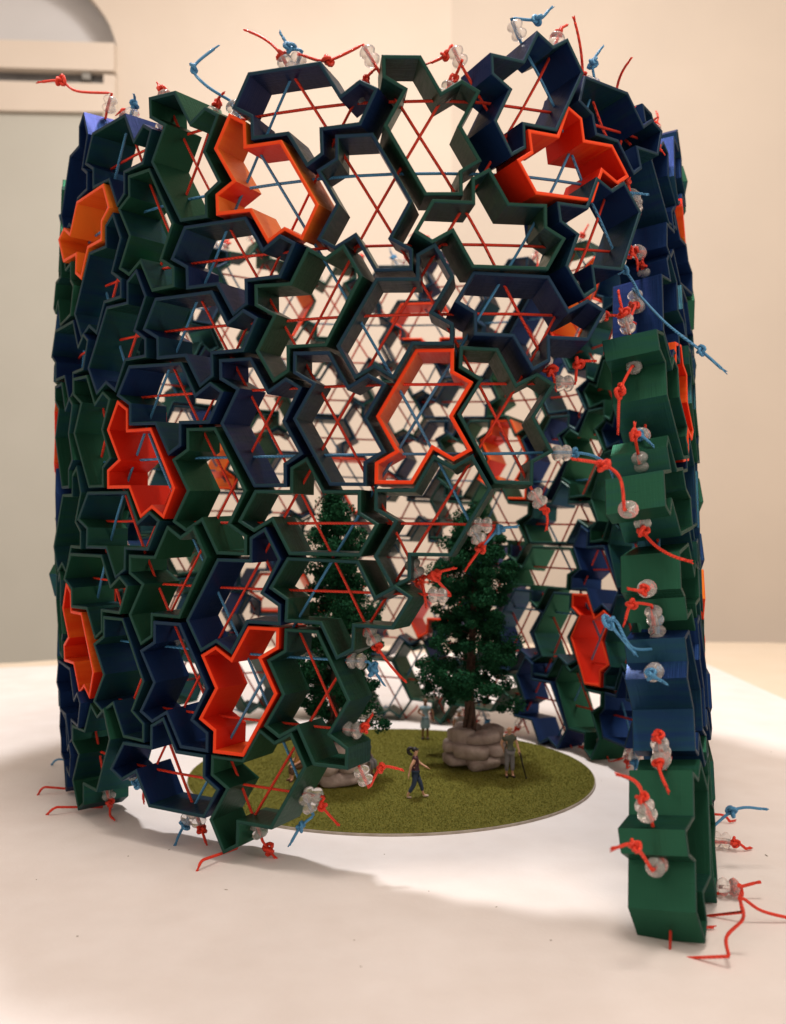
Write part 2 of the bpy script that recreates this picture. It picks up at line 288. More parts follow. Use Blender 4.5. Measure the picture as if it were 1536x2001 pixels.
spots = [((205, 205), [(150, 178, 0), (118, 158, 0), (82, 160, 0)], 0), ((440, 195), [(400, 165, -.5), (378, 132, -.5), (418, 95, -.5)], 1), ((560, 108), [(566, 92, 0), (552, 72, 0)], 1),
         ((705, 140), [(640, 118, 0), (592, 108, 0)], 0), ((905, 125), [(870, 108, 0), (842, 122, 0)], 0), ((1045, 55), [(1050, 38, 0), (1072, 20, 0)], 1),
         ((1162, 140), [(1158, 122, 0), (1172, 98, 0)], 1), ((1265, 600), [(1300, 630, -2), (1370, 685, -3), (1410, 720, -3)], 1),
         ((1240, 985), [(1212, 935, -1), (1180, 908, -1), (1128, 898, -1)], 0), ((1255, 1260), [(1235, 1265, -1), (1205, 1215, -1), (1190, 1215, -1), (1235, 1270, -1)], 1),
         ((1265, 1180), [(1235, 1180, -1), (1222, 1212, -1)], 0), ((1300, 1520), [(1280, 1590, -1), (1275, 1602, -1), (1342, 1608, -1)], 0), ((1270, 1655), [(1240, 1652, -1), (1208, 1655, -1)], 0),
         ((1230, 740), [(1212, 765, -1), (1208, 835, -1)], 0), ((1250, 870), [(1240, 850, -1), (1240, 835, -1)], 0), ((720, 1495), [(745, 1500, 0), (778, 1502, 0)], 0),
         ((610, 1560), [(630, 1575, 0), (655, 1605, 0)], 0), ((590, 1590), [(588, 1615, 0), (570, 1645, 0)], 1), ((515, 1630), [(525, 1660, 0), (535, 1690, 0)], 0),
         ((935, 1035), [(940, 1070, 0), (915, 1105, 0)], 0), ((950, 1020), [(975, 1035, 0), (1000, 1030, 0)], 1), ((820, 1150), [(850, 1125, 0), (880, 1112, 0)], 0),
         ((700, 1300), [(730, 1308, 0), (745, 1330, 0)], 1), ((690, 1420), [(712, 1422, 0), (722, 1405, 0)], 0), ((1100, 735), [(1130, 710, 0), (1155, 705, 0)], 0),
         ((1340, 1860), [(1420, 1830, 1), (1452, 1795, 1), (1448, 1765, 1)], 0), ((1335, 1862), [(1430, 1868, 1), (1500, 1880, 1), (1590, 1885, 2)], 1),
         ((1395, 1750), [(1440, 1735, 0), (1475, 1725, 0)], 0), ((1400, 1725), [(1450, 1755, 0), (1490, 1780, 0), (1560, 1812, 0)], 0), ((1400, 1600), [(1430, 1585, 0), (1488, 1580, 0)], 1)]
F = 1812.9
def topx(p): return (768 + F*p[0]/p[1], 1000.5 - F*(p[2]-(0.000617)*p[1])/p[1])
def unpx(x, y, Y): return Vector(((x-768)/F*Y, Y, max(-(y-1000.5)/F*Y + (0.000617)*Y, GZ+.12)))
ends = []
for ci, cdt in enumerate(cords):
    ang, k, x0, y0, dx, dy, a, b = cdt
    for sgn, t in ((-1, a), (1, b)):
        u, v = x0+dx*t, y0+dy*t; p, eu, ev, n = mid(u, v); d = sgn*(eu*dx + ev*dy); d /= np.linalg.norm(d)
        if p[2] + d[2]*.6 < GZ+.5: h_ = n + .4*d; h_[2] = 0; p = p + n*(D*.5-.1); p[2] = max(p[2], GZ+.42); d = h_/np.linalg.norm(h_)   # no room below: comes out sideways
        ends.append([ci, sgn, p, d, n, (ang, k) in blue])
used = {}
for (sx, sy), path, col in spots:
    best = None
    for ei, e in enumerate(ends):
        if int(e[5]) != col or ei in used: continue
        q = e[2] + e[3]*.5
        if q[1] > 58: continue
        x, y = topx(q); dd = math.hypot(x-sx, y-sy)
        if best is None or dd < best[0]: best = (dd, ei)
    if best and best[0] < 150: used[best[1]] = path
tails = {}
for ei, (ci, sgn, p, d, n, bl) in enumerate(ends):
    q0 = p + d*.04; bc = p + d*.50; kc = Vector(p + d*1.08)
    if kc.z < GZ+.3: kc.z = GZ+.3
    if ei in used:
        pts = [kc]; Y = kc.y; x1, y1 = topx(kc)
        way = [kc] + [unpx(x, y, Y+dz) for x, y, dz in used[ei]]
        out = []
        for i in range(len(way)-1):
            a0 = way[max(i-1, 0)]; a1 = way[i]; a2 = way[i+1]; a3 = way[min(i+2, len(way)-1)]
            for s in range(6):
                t = s/6.; out.append(.5*((2*a1) + (a2-a0)*t + (2*a0-5*a1+4*a2-a3)*t*t + (3*a1-a0-3*a2+a3)*t**3))
        out.append(way[-1]); pts = out; kpos = way[-2] if len(way) > 2 else kc
    else:
        L = random.uniform(.4, 1.4) if random.random() < .85 else random.uniform(1.6, 2.6)
        if abs(d[2]) < 1e-6: L = random.uniform(.3, .8)
        pts = tail_points(kc, d + n*random.uniform(-.3, .7), L, [random.uniform(-.9, .9) for _ in range(3)], .5); kpos = kc
    tails[(ci, sgn)] = (pts, kpos, bc, d, bl)
for ci, cdt in enumerate(cords):
    ang, k, x0, y0, dx, dy, a, b = cdt; bl = (ang, k) in blue; m = M['blue_cord' if bl else 'red_cord']
    N = max(2, int((b-a)/S3*1.01)); core = []
    for i in range(N+1):
        t = a + (b-a)*i/N; sl = .035*math.sin(PI*i/N*random.choice([1, 1.05, .95])*3+ci); core.append(Vector(mid(x0+dx*t, y0+dy*t, .5+sl)[0]) + Vector((0, 0, sl*.7)))
    A, B = tails[(ci, -1)], tails[(ci, 1)]
    pts = A[0][::-1] + core + B[0]
    v, f = tube(pts, CR, 6)
    parts = [(v, f)]
    for T in (A, B):   # frayed tip
        e = T[0][-1]; dd = (T[0][-1]-T[0][-2]).normalized()
        for s in range(7):
            q = dd*1.3 + Vector([random.uniform(-.28, .28) for _ in range(3)])
            parts.append(tube([e-dd*.05, e+q*.10, e+q*random.uniform(.16, .24)], [.045, .038, .022], 4))
    v, f = merge(parts); me = mesh('cord', v, f, smooth=True)
    c = link('cord', me, m); c.parent = pav; c.matrix_parent_inverse = Matrix.Translation(-pav.location)
    c['label'] = ('light blue' if bl else 'red') + ' twisted cord threaded straight through the tiles'
    for T in (A, B):
        pts, kpos, bc, d, _ = T
        if abs(d[2]) < 1e-6 and random.random() < .7: continue
        be = bpy.data.objects.new('bead', beadM); scene.collection.objects.link(be); be.parent = c
        be.matrix_basis = Matrix.Translation(Vector(bc)) @ Vector(d).to_track_quat('Z', 'Y').to_matrix().to_4x4()
        if bc[2] < GZ+.46: be.location.z = GZ+.46
        kn = bpy.data.objects.new('knot', random.choice(knotM[int(bl)])); scene.collection.objects.link(kn); kn.parent = c
        kn.matrix_basis = Matrix.Translation(kpos) @ Euler([random.uniform(0, 6.28) for _ in range(3)]).to_matrix().to_4x4() @ Matrix.Scale(random.uniform(.75, 1.0), 4)
print('tiles', len(tiles), 'cords', len(cords), 'spots used', len(used), 'of', len(spots))

# ---------------------------------------------------------------- table, paper, walls
def slab(poly, z0, z1, bev=0):
    n = len(poly); v = [(x, y, z0) for x, y in poly] + [(x, y, z1-bev) for x, y in poly]
    f = [tuple(range(n))[::-1]] + [(i, (i+1) % n, n+(i+1) % n, n+i) for i in range(n)]
    if bev:
        v += [tuple(p) + (z1,) for p in inset(np.array(poly, float), bev)]
        f += [(n+i, n+(i+1) % n, 2*n+(i+1) % n, 2*n+i) for i in range(n)]; f.append(tuple(2*n+i for i in range(n)))
    else: f.append(tuple(n+i for i in range(n)))
    return v, f
nt = NT('white_paper'); tc = nt.n('ShaderNodeTexCoord'); no = nt.n('ShaderNodeTexNoise'); no.inputs['Scale'].default_value = .35; no.inputs['Detail'].default_value = 8
nt.l(tc.outputs['Object'], no.inputs['Vector']); nt.l(ramp(nt, no.outputs[0], [(.3, (.76, .72, .70)), (.7, (.82, .79, .78))]), nt.b.inputs['Base Color'])
n2 = nt.n('ShaderNodeTexNoise'); n2.inputs['Scale'].default_value = .09; n2.inputs['Detail'].default_value = 3; nt.l(tc.outputs['Object'], n2.inputs['Vector'])
n3 = nt.n('ShaderNodeTexNoise'); n3.inputs['Scale'].default_value = 6; n3.inputs['Detail'].default_value = 6; nt.l(tc.outputs['Object'], n3.inputs['Vector'])
ad = nt.n('ShaderNodeMath', operation='MULTIPLY_ADD'); nt.l(n3.outputs[0], ad.inputs[0]); ad.inputs[1].default_value = .02; nt.l(n2.outputs[0], ad.inputs[2])
b = nt.n('ShaderNodeBump'); b.inputs['Strength'].default_value = .75; b.inputs['Distance'].default_value = .9; nt.l(ad.outputs[0], b.inputs['Height']); nt.l(b.outputs[0], nt.b.inputs['Normal']); nt.set(Roughness=.75)
M['paper'] = nt.m
M['table'] = noisy('cream_laminate', (.74, .64, .50), (.78, .68, .55), .2, .45)
poly = [(-90, 14), (33.5, 14), (33.5, 79), (33, 100), (30, 103), (8, 106), (-18, 104), (-34, 97), (-90, 80)]
v, f = slab(poly, GZ-.04, GZ); tag(link('paper_sheet', mesh('paper_sheet', v, f), M['paper']), kind='structure')
sv = []; sf = []
for i in range(46):
    x = random.uniform(-28, 28); y = random.choice([random.uniform(24, 44), random.uniform(24, 70)]); r_ = random.uniform(.02, .05); a = random.uniform(0, 6.28); e_ = random.choice([1, 1, 3])
    o = len(sv); sv += [(x+r_*e_*math.cos(a)*math.cos(q)-r_*math.sin(a)*math.sin(q), y+r_*e_*math.sin(a)*math.cos(q)+r_*math.cos(a)*math.sin(q), GZ+.004) for q in (0, 1.05, 2.1, 3.14, 4.19, 5.24)]
    sv.append((x, y, GZ+.025)); sf += [(o+k, o+(k+1) % 6, o+6) for k in range(6)]
M['speck'] = noisy('grey_dust', (.16, .13, .11), (.3, .25, .2), 3, .9)
tag(link('dust_specks', mesh('dust_specks', sv, sf), M['speck']), 'tiny specks of dust and flock scattered on the white paper', 'dust', kind='stuff')
poly = [(-120, 8), (75, 8), (75, 96), (66, 105), (56, 111), (46, 114.5), (36, 115), (10, 113), (-20, 110), (-40, 99), (-120, 80)]
v, f = slab(poly, GZ-2.5, GZ-.045, .3); tag(link('table_top', mesh('table_top', v, f), M['table']), kind='structure')
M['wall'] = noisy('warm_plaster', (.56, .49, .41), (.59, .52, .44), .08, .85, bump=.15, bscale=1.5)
M['wall_shaded'] = noisy('warm_plaster_shaded', (.50, .44, .37), (.53, .465, .39), .08, .85, bump=.15, bscale=1.5)  # same plaster, with the shade of the angled wall put into its colour
M['cab'] = noisy('grey_beige_paint', (.42, .42, .37), (.44, .44, .39), .1, .5)
M['frame'] = noisy('peach_trim_paint', (.58, .51, .43), (.61, .54, .46), .1, .6)
M['slot'] = noisy('dark_reveal', (.10, .10, .10), (.13, .13, .13), .3, .6)
M['metal'] = noisy('dull_steel', (.35, .36, .34), (.42, .42, .40), .5, .35, Metallic=.8)
M['recess'] = noisy('grey_blue_paint', (.60, .61, .62), (.64, .65, .67), .1, .7)
WY = 132.
def at(x, y, Y): return ((x-768)/F*Y, Y, -(y-1000.5)/F*Y)
def prism(pts, y0, y1):  # outline in x,z pulled from depth y0 to y1
    n = len(pts); v = [(x, y0, z) for x, z in pts] + [(x, y1, z) for x, z in pts]
    return v, [tuple(range(n)), tuple(n+i for i in range(n))[::-1]] + [(i, n+i, n+(i+1) % n, (i+1) % n) for i in range(n)]
def pz(L, Y): return [((x-768)/F*Y, -(y-1000.5)/F*Y) for x, y in L]
wall = [(228, 2600), (228, 92), (222, 70), (214, 48), (203, 28), (190, 10), (176, -8), (150, -34), (110, -60), (40, -84), (-60, -100), (-900, -120), (-900, -900), (882, -900), (882, 2600)]
v, f = prism(pz(wall, WY), WY, WY+3); tag(link('wall', mesh('wall', v, f), M['wall']), kind='structure')
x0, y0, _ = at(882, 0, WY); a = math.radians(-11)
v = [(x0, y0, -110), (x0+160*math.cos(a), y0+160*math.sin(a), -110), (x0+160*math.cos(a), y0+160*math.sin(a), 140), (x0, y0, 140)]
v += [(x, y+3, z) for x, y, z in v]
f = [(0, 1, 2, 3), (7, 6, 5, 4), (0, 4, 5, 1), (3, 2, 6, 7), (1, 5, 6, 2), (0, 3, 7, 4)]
tag(link('side_wall', mesh('side_wall', v, f), M['wall_shaded']), kind='structure')
v, f = prism(pz([(-900, -300), (300, -300), (300, 300), (-900, 300)], WY+14), WY+5, WY+7); tag(link('niche_back_wall', mesh('niche', v, f), M['recess']), kind='structure')
cab = empty('cabinet', at(60, 1310, WY-1)); tag(cab, 'built-in cabinet with grey-beige door under a peach trim rail beside the wall', 'cabinet')
def cabpart(name, L, d0, d1, m):
    v, f = prism(pz(L, WY), WY+d0, WY+d1); o = link(name, mesh(name, v, f), m); o.parent = cab; o.matrix_parent_inverse = Matrix.Translation(-cab.location); return o
cabpart('door', [(-900, 210), (206, 226), (206, 2600), (-900, 2600)], -.5, 2.5, M['cab'])
cabpart('top_rail', [(-900, 62), (228, 92), (228, 146), (-900, 112)], -1.4, 2.4, M['frame'])
cabpart('lower_rail', [(-900, 140), (228, 170), (228, 225), (-900, 206)], -1.2, 2.3, M['frame'])
cabpart('slot', [(-900, 108), (206, 140), (206, 176), (-900, 150)], .2, 2.2, M['slot'])
cabpart('side_stile', [(206, 150), (229, 152), (229, 2600), (206, 2600)], -1.0, 2.6, M['frame'])
cabpart('latch', [(164, 141), (180, 143), (180, 160), (164, 158)], -.9, .1, M['metal'])

# ---------------------------------------------------------------- round turf
DX, DY, DR, OV = -.1, 56.7, 12.25, .90   # the card is slightly oval
nt = NT('olive_flock'); tc = nt.n('ShaderNodeTexCoord'); no = nt.n('ShaderNodeTexNoise'); no.inputs['Scale'].default_value = 14; no.inputs['Detail'].default_value = 8; no.inputs['Roughness'].default_value = .8
nt.l(tc.outputs['Object'], no.inputs['Vector']); nt.l(ramp(nt, no.outputs[0], [(.3, (.065, .080, .006)), (.5, (.13, .13, .010)), (.68, (.30, .24, .03))]), nt.b.inputs['Base Color']); nt.set(Roughness=.95)
b = nt.n('ShaderNodeBump'); b.inputs['Strength'].default_value = .9; b.inputs['Distance'].default_value = .08; nt.l(no.outputs[0], b.inputs['Height']); nt.l(b.outputs[0], nt.b.inputs['Normal']); M['turf'] = nt.m
M['card'] = noisy('grey_card_edge', (.35, .30, .24), (.5, .45, .38), 2, .8)
poly = [(DX+DR*math.cos(2*PI*i/160), DY+OV*DR*math.sin(2*PI*i/160)) for i in range(160)]
turf = empty('round_turf_base', (DX, DY, GZ)); tag(turf, 'flat round disc of olive green model turf lying on the white paper', 'turf disc')
def kid(name, me, m, par): o = link(name, me, m); o.parent = par; o.matrix_parent_inverse = Matrix.Translation(-par.location); return o
v, f = slab(poly, GZ+.003, GZ+.13); kid('card_base', mesh('card_base', v, f), M['card'], turf)
poly = [(DX+(DR-.05)*math.cos(2*PI*i/160), DY+OV*(DR-.05)*math.sin(2*PI*i/160)) for i in range(160)]
v, f = slab(poly, GZ+.132, GZ+.18, .03); kid('turf_layer', mesh('turf_layer', v, f), M['turf'], turf)
NB = 90000; r = (DR-.1)*np.sqrt(RN.rand(NB)); th = RN.rand(NB)*2*PI; bx = DX+r*np.cos(th); by = DY+OV*r*np.sin(th); aa = RN.rand(NB)*2*PI; h = RN.uniform(.02, .08, NB); w = .022
V = np.zeros((NB, 3, 3)); V[:, 0] = np.c_[bx-w*np.cos(aa), by-w*np.sin(aa), np.full(NB, GZ+.175)]; V[:, 1] = np.c_[bx+w*np.cos(aa), by+w*np.sin(aa), np.full(NB, GZ+.175)]
V[:, 2] = np.c_[bx+RN.uniform(-.08, .08, NB), by+RN.uniform(-.08, .08, NB), GZ+.18+h]
fl = kid('flock', mesh('flock', V.reshape(-1, 3), [(3*i, 3*i+1, 3*i+2) for i in range(NB)]), M['turf'], turf); fl['kind'] = 'stuff'
GT = GZ+.18

# ---------------------------------------------------------------- stones and trees
M['stone'] = noisy('pinkish_stone', (.34, .265, .235), (.50, .415, .375), 1.6, .85, bump=.7, bscale=4)
def stone_mesh(seed, sx, sy, sz):
    import bmesh
    bm = bmesh.new(); bmesh.ops.create_icosphere(bm, subdivisions=3, radius=1); rs = random.Random(seed)
    k = [Vector([rs.uniform(-1, 1) for _ in range(3)]).normalized() for _ in range(7)]; off = [rs.uniform(.72, .95) for _ in range(7)]
    for q in bm.verts:
        p = q.co.copy(); e = .5
        p = Vector([math.copysign(abs(c)**e, c) for c in p])*.86
        for n_, d_ in zip(k, off):
            t = p.dot(n_)-d_
            if t > 0: p -= n_*t*.8
        q.co = Vector((p.x*sx, p.y*sy, p.z*sz))
    me = bpy.data.meshes.new('stone'); bm.to_mesh(me); bm.free(); me.polygons.foreach_set('use_smooth', [True]*len(me.polygons)); me.materials.append(M['stone']); return me
def planter(cx, cy, w, label, seed):
    rs = random.Random(seed); P = empty('stone_planter', (cx, cy, GT)); tag(P, label, 'stone planter')
    i = 0
    for lay, (nst, R, sz, zz) in enumerate([(4, w*.31, .50, .42), (5, w*.33, .48, 1.12), (4, w*.24, .60, 1.80)]):
        for s in range(nst):
            a = 2*PI*(s+.5*lay)/nst + rs.uniform(-.12, .12) - PI/2 + .3; i += 1
            me = stone_mesh(seed*50+i, w*.255*rs.uniform(.85, 1.2), w*.18*rs.uniform(.9, 1.1), sz*rs.uniform(.85, 1.12))
            o = link('stone', me, None); o.parent = P; o.location = (R*math.cos(a), R*math.sin(a), zz); o.rotation_euler = (rs.uniform(-.12, .12), rs.uniform(-.12, .12), a+PI/2)
    me = stone_mesh(seed*50+49, w*.3, w*.3, .6); o = link('stone', me, None); o.parent = P; o.location = (0, 0, 1.3)
    return P
planter(5.25, 58.4, 4.4, 'pile of rounded pinkish stones around the right tree, beside the man with cane', 3)
planter(-3.4, 55.0, 4.5, 'pile of rounded pinkish stones around the left tree, behind the tile edge', 8)
M['bark'] = noisy('dark_red_brown_bark', (.035, .016, .011), (.11, .055, .035), 5, .75, bump=.8, bscale=7)
M['leaf'] = noisy('dark_foam_foliage', (.005, .036, .018), (.018, .095, .040), 1.8, .95, bump=0, Specular_IOR_Level=.08)
def tree(cx, cy, z0, H, R, seed, label, zb, profile):
    rs = random.Random(seed); T = empty('tree', (cx, cy, z0)); tag(T, label, 'tree', 'dark model trees on the turf')
    tr = []
    for s in range(5):   # five twisted wires make the trunk
        a0 = 2*PI*s/5; pts = []
        for i in range(22):
            t = i/21; rr = .19*(1-t)**.8+.03 + (.22*(1-t*6) if t < 1/6. else 0); a = a0 + t*9
            pts.append((rr*math.cos(a)+.15*math.sin(t*5+seed), rr*math.sin(a), -.6+t*(H-.3)))
        tr.append(tube(pts, [.155*(1-.75*i/21) for i in range(22)], 6))
    tips = []
    def axis(z): t = (z+.6)/(H-.3); return .15*math.sin(t*5+seed), 0
    nb = 84
    for i in range(nb):
        t = (i+rs.random())/nb; z = zb + (H-zb-.3)*t; a = i*2.4 + rs.uniform(-.4, .4); rad = R*profile(t)*rs.uniform(.55, 1.08)
        x0, y0 = axis(z); zz = z - rad*.12 + rs.uniform(-.45, .5)
        end = Vector((x0+rad*math.cos(a), y0+rad*math.sin(a), zz)); st = Vector((x0, y0, z-.25*rad))
        m1 = st.lerp(end, .5)+Vector((0, 0, .1*rad)); 
        if i % 2 == 0: tr.append(tube([st, m1, end], [.05, .035, .015], 4))
        for k in range(4):
            q = st.lerp(end, (.45, .68, .88, 1.02)[k]); tips.append((q + Vector([rs.uniform(-.32, .32) for _ in range(3)]), rs.choice([.30, .45, .60])*rs.uniform(.85, 1.15)))
    v, f = merge(tr); kid2 = link('trunk', mesh('trunk', v, f, smooth=True), M['bark']); kid2.parent = T
    C = np.array([list(t[0]) for t in tips]); S = np.array([t[1] for t in tips]); K = 230; n = len(C)*K
    rg = np.random.RandomState(seed); dirs = rg.normal(size=(n, 3)); dirs /= np.linalg.norm(dirs, axis=1)[:, None]
    pos = np.repeat(C, K, 0) + dirs*(np.repeat(S, K)*rg.uniform(.55, 1.08, n))[:, None]*np.array([1.1, 1.1, .85])
    a = rg.normal(size=(n, 3)); a /= np.linalg.norm(a, axis=1)[:, None]; b = np.cross(a, dirs); b /= (np.linalg.norm(b, axis=1)[:, None]+1e-6)
    sz = rg.uniform(.045, .10, n)[:, None]
    V = np.stack([pos-a*sz, pos+b*sz*.8, pos+a*sz, pos-b*sz*.8+dirs*sz*.6], 1).reshape(-1, 3)
    me = mesh('crown', V, [(4*i, 4*i+1, 4*i+2, 4*i+3) for i in range(n)]); o = link('crown', me, M['leaf']); o.parent = T
    return T
pr1 = lambda t: (.95 if t < .22 else 1.0-.50*(t-.22)/.25 if t < .47 else .62-.1*(t-.47) if t < .78 else .58*(1-t)/.22+.05)
tree(4.95, 58.0, GT+1.9, 14.2, 4.0, 4, 'dark green tree with bare twisted trunk, in the stones by the man with cane', 2.6, pr1)
pr2 = lambda t: (.95 if t < .25 else .95-.30*(t-.25)/.35 if t < .6 else .62-.2*(t-.6) if t < .82 else .5*(1-t)/.18+.05)
tree(-3.4, 55.0, GT+1.9, 14.9, 2.9, 11, 'dark green conifer model half hidden behind the front tiles on the left', 1.8, pr2)

# ---------------------------------------------------------------- people
M['skin'] = noisy('painted_skin', (.58, .32, .20), (.66, .38, .25), 3, .5)
M['skin_dark'] = noisy('painted_brown_skin', (.20, .09, .04), (.26, .12, .06), 3, .5)
for nm, c in dict(maroon=(.06, .015, .03), jeans=(.025, .050, .115), blackhair=(.006, .005, .006), white=(.6, .57, .54), ltblue=(.20, .32, .38), navy=(.03, .045, .10), greenshirt=(.07, .08, .055),
                  grey=(.22, .22, .24), yellow=(.42, .19, .02), brown=(.12, .06, .03), black=(.008, .008, .009), shoe=(.62, .50, .44), redb=(.10, .03, .02), eye=(.01, .01, .01), lip=(.25, .06, .05)).items():
    M[nm] = noisy(nm + '_paint', tuple(x*.9 for x in c), tuple(x*1.1 for x in c), 4, .55)
def skin_obj(name, V, E, R, mat, parent, lvl=1):
    me = bpy.data.meshes.new(name); me.from_pydata([tuple(p) for p in V], E, []); o = bpy.data.objects.new(name, me); scene.collection.objects.link(o)
    m = o.modifiers.new('skin', 'SKIN'); m.use_smooth_shade = True; o.modifiers.new('sub', 'SUBSURF').levels = lvl; o.modifiers['sub'].render_levels = lvl
    for i, r in enumerate(R):
        s = me.skin_vertices[0].data[i]; s.radius = (r, r) if not isinstance(r, tuple) else r; s.use_root = (i == 0)
    dg = bpy.context.evaluated_depsgraph_get(); dg.update(); nm = bpy.data.meshes.new_from_object(o.evaluated_get(dg)); bpy.data.objects.remove(o, do_unlink=True)
    nm.name = name; nm.polygons.foreach_set('use_smooth', [True]*len(nm.polygons)); nm.materials.clear(); nm.materials.append(mat)
    q = bpy.data.objects.new(name, nm); scene.collection.objects.link(q); q.parent = parent; return q
def ball(name, c, s, mat, parent, sub=2):
    import bmesh
    bm = bmesh.new(); bmesh.ops.create_icosphere(bm, subdivisions=sub, radius=1)
    for q in bm.verts: q.co = Vector((q.co.x*s[0]+c[0], q.co.y*s[1]+c[1], q.co.z*s[2]+c[2]))
    me = bpy.data.meshes.new(name); bm.to_mesh(me); bm.free(); me.polygons.foreach_set('use_smooth', [True]*len(me.polygons)); me.materials.append(mat)
    o = bpy.data.objects.new(name, me); scene.collection.objects.link(o); o.parent = parent; return o
def person(loc, H, face, label, J, skin, top, legs, shoe, hair, style, sleeve=.5, dress=False, hairmat=None, crop=1.0):
    """J: joints in body heights, x = to the figure's left, y = backwards, z = up; face = heading of the front"""
    P = empty('person', loc); tag(P, label, 'figurine', 'painted model people on the turf'); P.rotation_euler = (0, 0, face)
    g = lambda k: Vector(J[k])*H
    names = ['pelvis', 'waist', 'chest', 'neck', 'chin', 'head', 'crown']
    R = dict(pelvis=.068, waist=.058, chest=.075, neck=.030, chin=.045, head=.056, crown=.036)
    V = []; E = []; rad = []; idx = {}
    def add(k, r, par=None, p=None):
        idx[k] = len(V); V.append(g(k) if p is None else p); rad.append(r*H)
        if par: E.append((idx[par], idx[k]))
    for i, k in enumerate(names): add(k, R[k], names[i-1] if i else None)
    for s in 'LR':
        add('sh'+s, .040, 'chest'); add('el'+s, .027, 'sh'+s); add('wr'+s, .019, 'el'+s)
        d = (g('wr'+s)-g('el'+s)).normalized(); pl = g('wr'+s)+d*.03*H; add('palm'+s, .024, 'wr'+s, pl)
        sd = d.cross(Vector((0, 1, .2))).normalized()
        if 'fd'+s in J: sd = Vector(J['fd'+s]).normalized()
        for fi, (off, ln) in enumerate(((-.016, .040), (-.006, .046), (.005, .043), (.015, .034))):
            b0 = pl + d*.018*H + sd*off*H; curl = Vector((0, -.012, -.004))*H
            add('f%d%s' % (fi, s), .0085, 'palm'+s, b0+d*.004*H); add('g%d%s' % (fi, s), .0075, 'f%d%s' % (fi, s), b0+d*ln*.6*H); add('h%d%s' % (fi, s), .006, 'g%d%s' % (fi, s), b0+d*ln*H+curl)
        add('t0'+s, .009, 'palm'+s, pl - d*.004*H + sd*-.026*H); add('t1'+s, .0075, 't0'+s, pl + d*.016*H + sd*-.036*H + Vector((0, -.01, 0))*H)
        add('hip'+s, .056, 'pelvis'); add('kn'+s, .040, 'hip'+s); add('an'+s, .024, 'kn'+s); add('toe'+s, .020, 'an'+s)
    skin_obj('body', V, E, rad, M[skin], P, 1)
    def garment(name, ks, mat, edges, grow=.010):
        vs = [k for k in ks]; ii = {k: i for i, k in enumerate(vs)}
        VV = []; RR = []
        for k in vs:
            if isinstance(k, str) and k in idx: VV.append(V[idx[k]]); RR.append(rad[idx[k]]+grow*H)
            else: a, b, t = k; VV.append(V[idx[a]].lerp(V[idx[b]], t)); RR.append((rad[idx[a]]*(1-t)+rad[idx[b]]*t)+grow*H)
        return skin_obj(name, VV, [(ii[a], ii[b]) for a, b in edges], RR, M[mat], P, 1)
    eL, eR = ('shL', 'elL', sleeve), ('shR', 'elR', sleeve)
    ks = ['waist', 'chest', 'shL', 'shR', eL, eR]; ed = [('waist', 'chest'), ('chest', 'shL'), ('chest', 'shR'), ('shL', eL), ('shR', eR)]
    if crop >= 1: ks.append(('pelvis', 'waist', .3)); ed.append(('waist', ('pelvis', 'waist', .3)))
    garment('shirt' if not dress else 'bodice', ks, top, ed, .019)
    if dress:
        a = g('waist'); b = (g('knL')+g('knR'))/2; vv = []; ff = []
        for i in range(8):
            t = i/7; c = a.lerp(b, t); rr = H*(.058+.052*math.sin(t*PI*.62))
            for k in range(18):
                an = 2*PI*k/18; q = rr*(1+.04*math.cos(an*6)*t); vv.append((c.x+q*math.cos(an)*1.08, c.y+q*math.sin(an)*.85, c.z))
        for i in range(7):
            for k in range(18): ff.append((i*18+k, i*18+(k+1) % 18, (i+1)*18+(k+1) % 18, (i+1)*18+k))
        o = link('skirt', mesh('skirt', vv, ff, smooth=True), M[legs]); o.parent = P
    else:
        kL, kR = ('knL', 'anL', .72), ('knR', 'anR', .72)
        garment('trousers', ['pelvis', 'hipL', 'hipR', 'knL', 'knR', kL, kR], legs, [('pelvis', 'hipL'), ('pelvis', 'hipR'), ('hipL', 'knL'), ('hipR', 'knR'), ('knL', kL), ('knR', kR)])
    for s in 'LR':
        a, b = g('an'+s), g('toe'+s); hd = (b-a); hd.z = 0; hd.normalize()
        v0 = [a + Vector((0, 0, -.012*H)) - hd*.012*H, a.lerp(b, .5)+Vector((0, 0, -.006*H)), b + hd*.012*H]
        skin_obj('shoe', v0, [(0, 1), (1, 2)], [.028*H, .026*H, .022*H], M[shoe], P, 1)
    hc = g('head'); up = (g('crown')-g('chin')).normalized(); fw = Vector((0, -1, 0))
    if 'look' in J: fw = Vector(J['look']).normalized()
    sd = fw.cross(up).normalized()
    for k in (-1, 1):
        ball('eye', hc+fw*.050*H+sd*k*.018*H+up*.004*H, (.008*H,)*3, M['eye'], P, 1); ball('ear', hc+sd*k*.054*H-up*.004*H, (.008*H, .014*H, .018*H), M[skin], P, 1)
    ball('nose', hc+fw*.059*H-up*.012*H, (.009*H, .012*H, .013*H), M[skin], P, 1); ball('mouth', hc+fw*.051*H-up*.033*H, (.014*H, .006*H, .005*H), M['lip'], P, 1)
    if hair:
        m = M[hair]
        ball('hair', hc-fw*.014*H+up*.020*H, (.062*H, .062*H, .052*H), m, P, 2)
        if style == 'pony':
            q = hc-fw*.05*H+up*.02*H; ring = []
            for i in range(14):
                a = PI*1.7*i/13; ring.append(q - fw*(.040+.042*math.cos(a+PI))*H*1.2 + up*(.045*math.sin(a) - .06*i/13)*H)
            v, f = tube(ring, [.030*H*(.8+.4*math.sin(PI*i/13)) for i in range(14)], 8); o = link('ponytail', mesh('ponytail', v, f, smooth=True), m); o.parent = P
            ball('visor', hc+fw*.045*H+up*.034*H, (.035*H, .035*H, .008*H), m, P, 2)
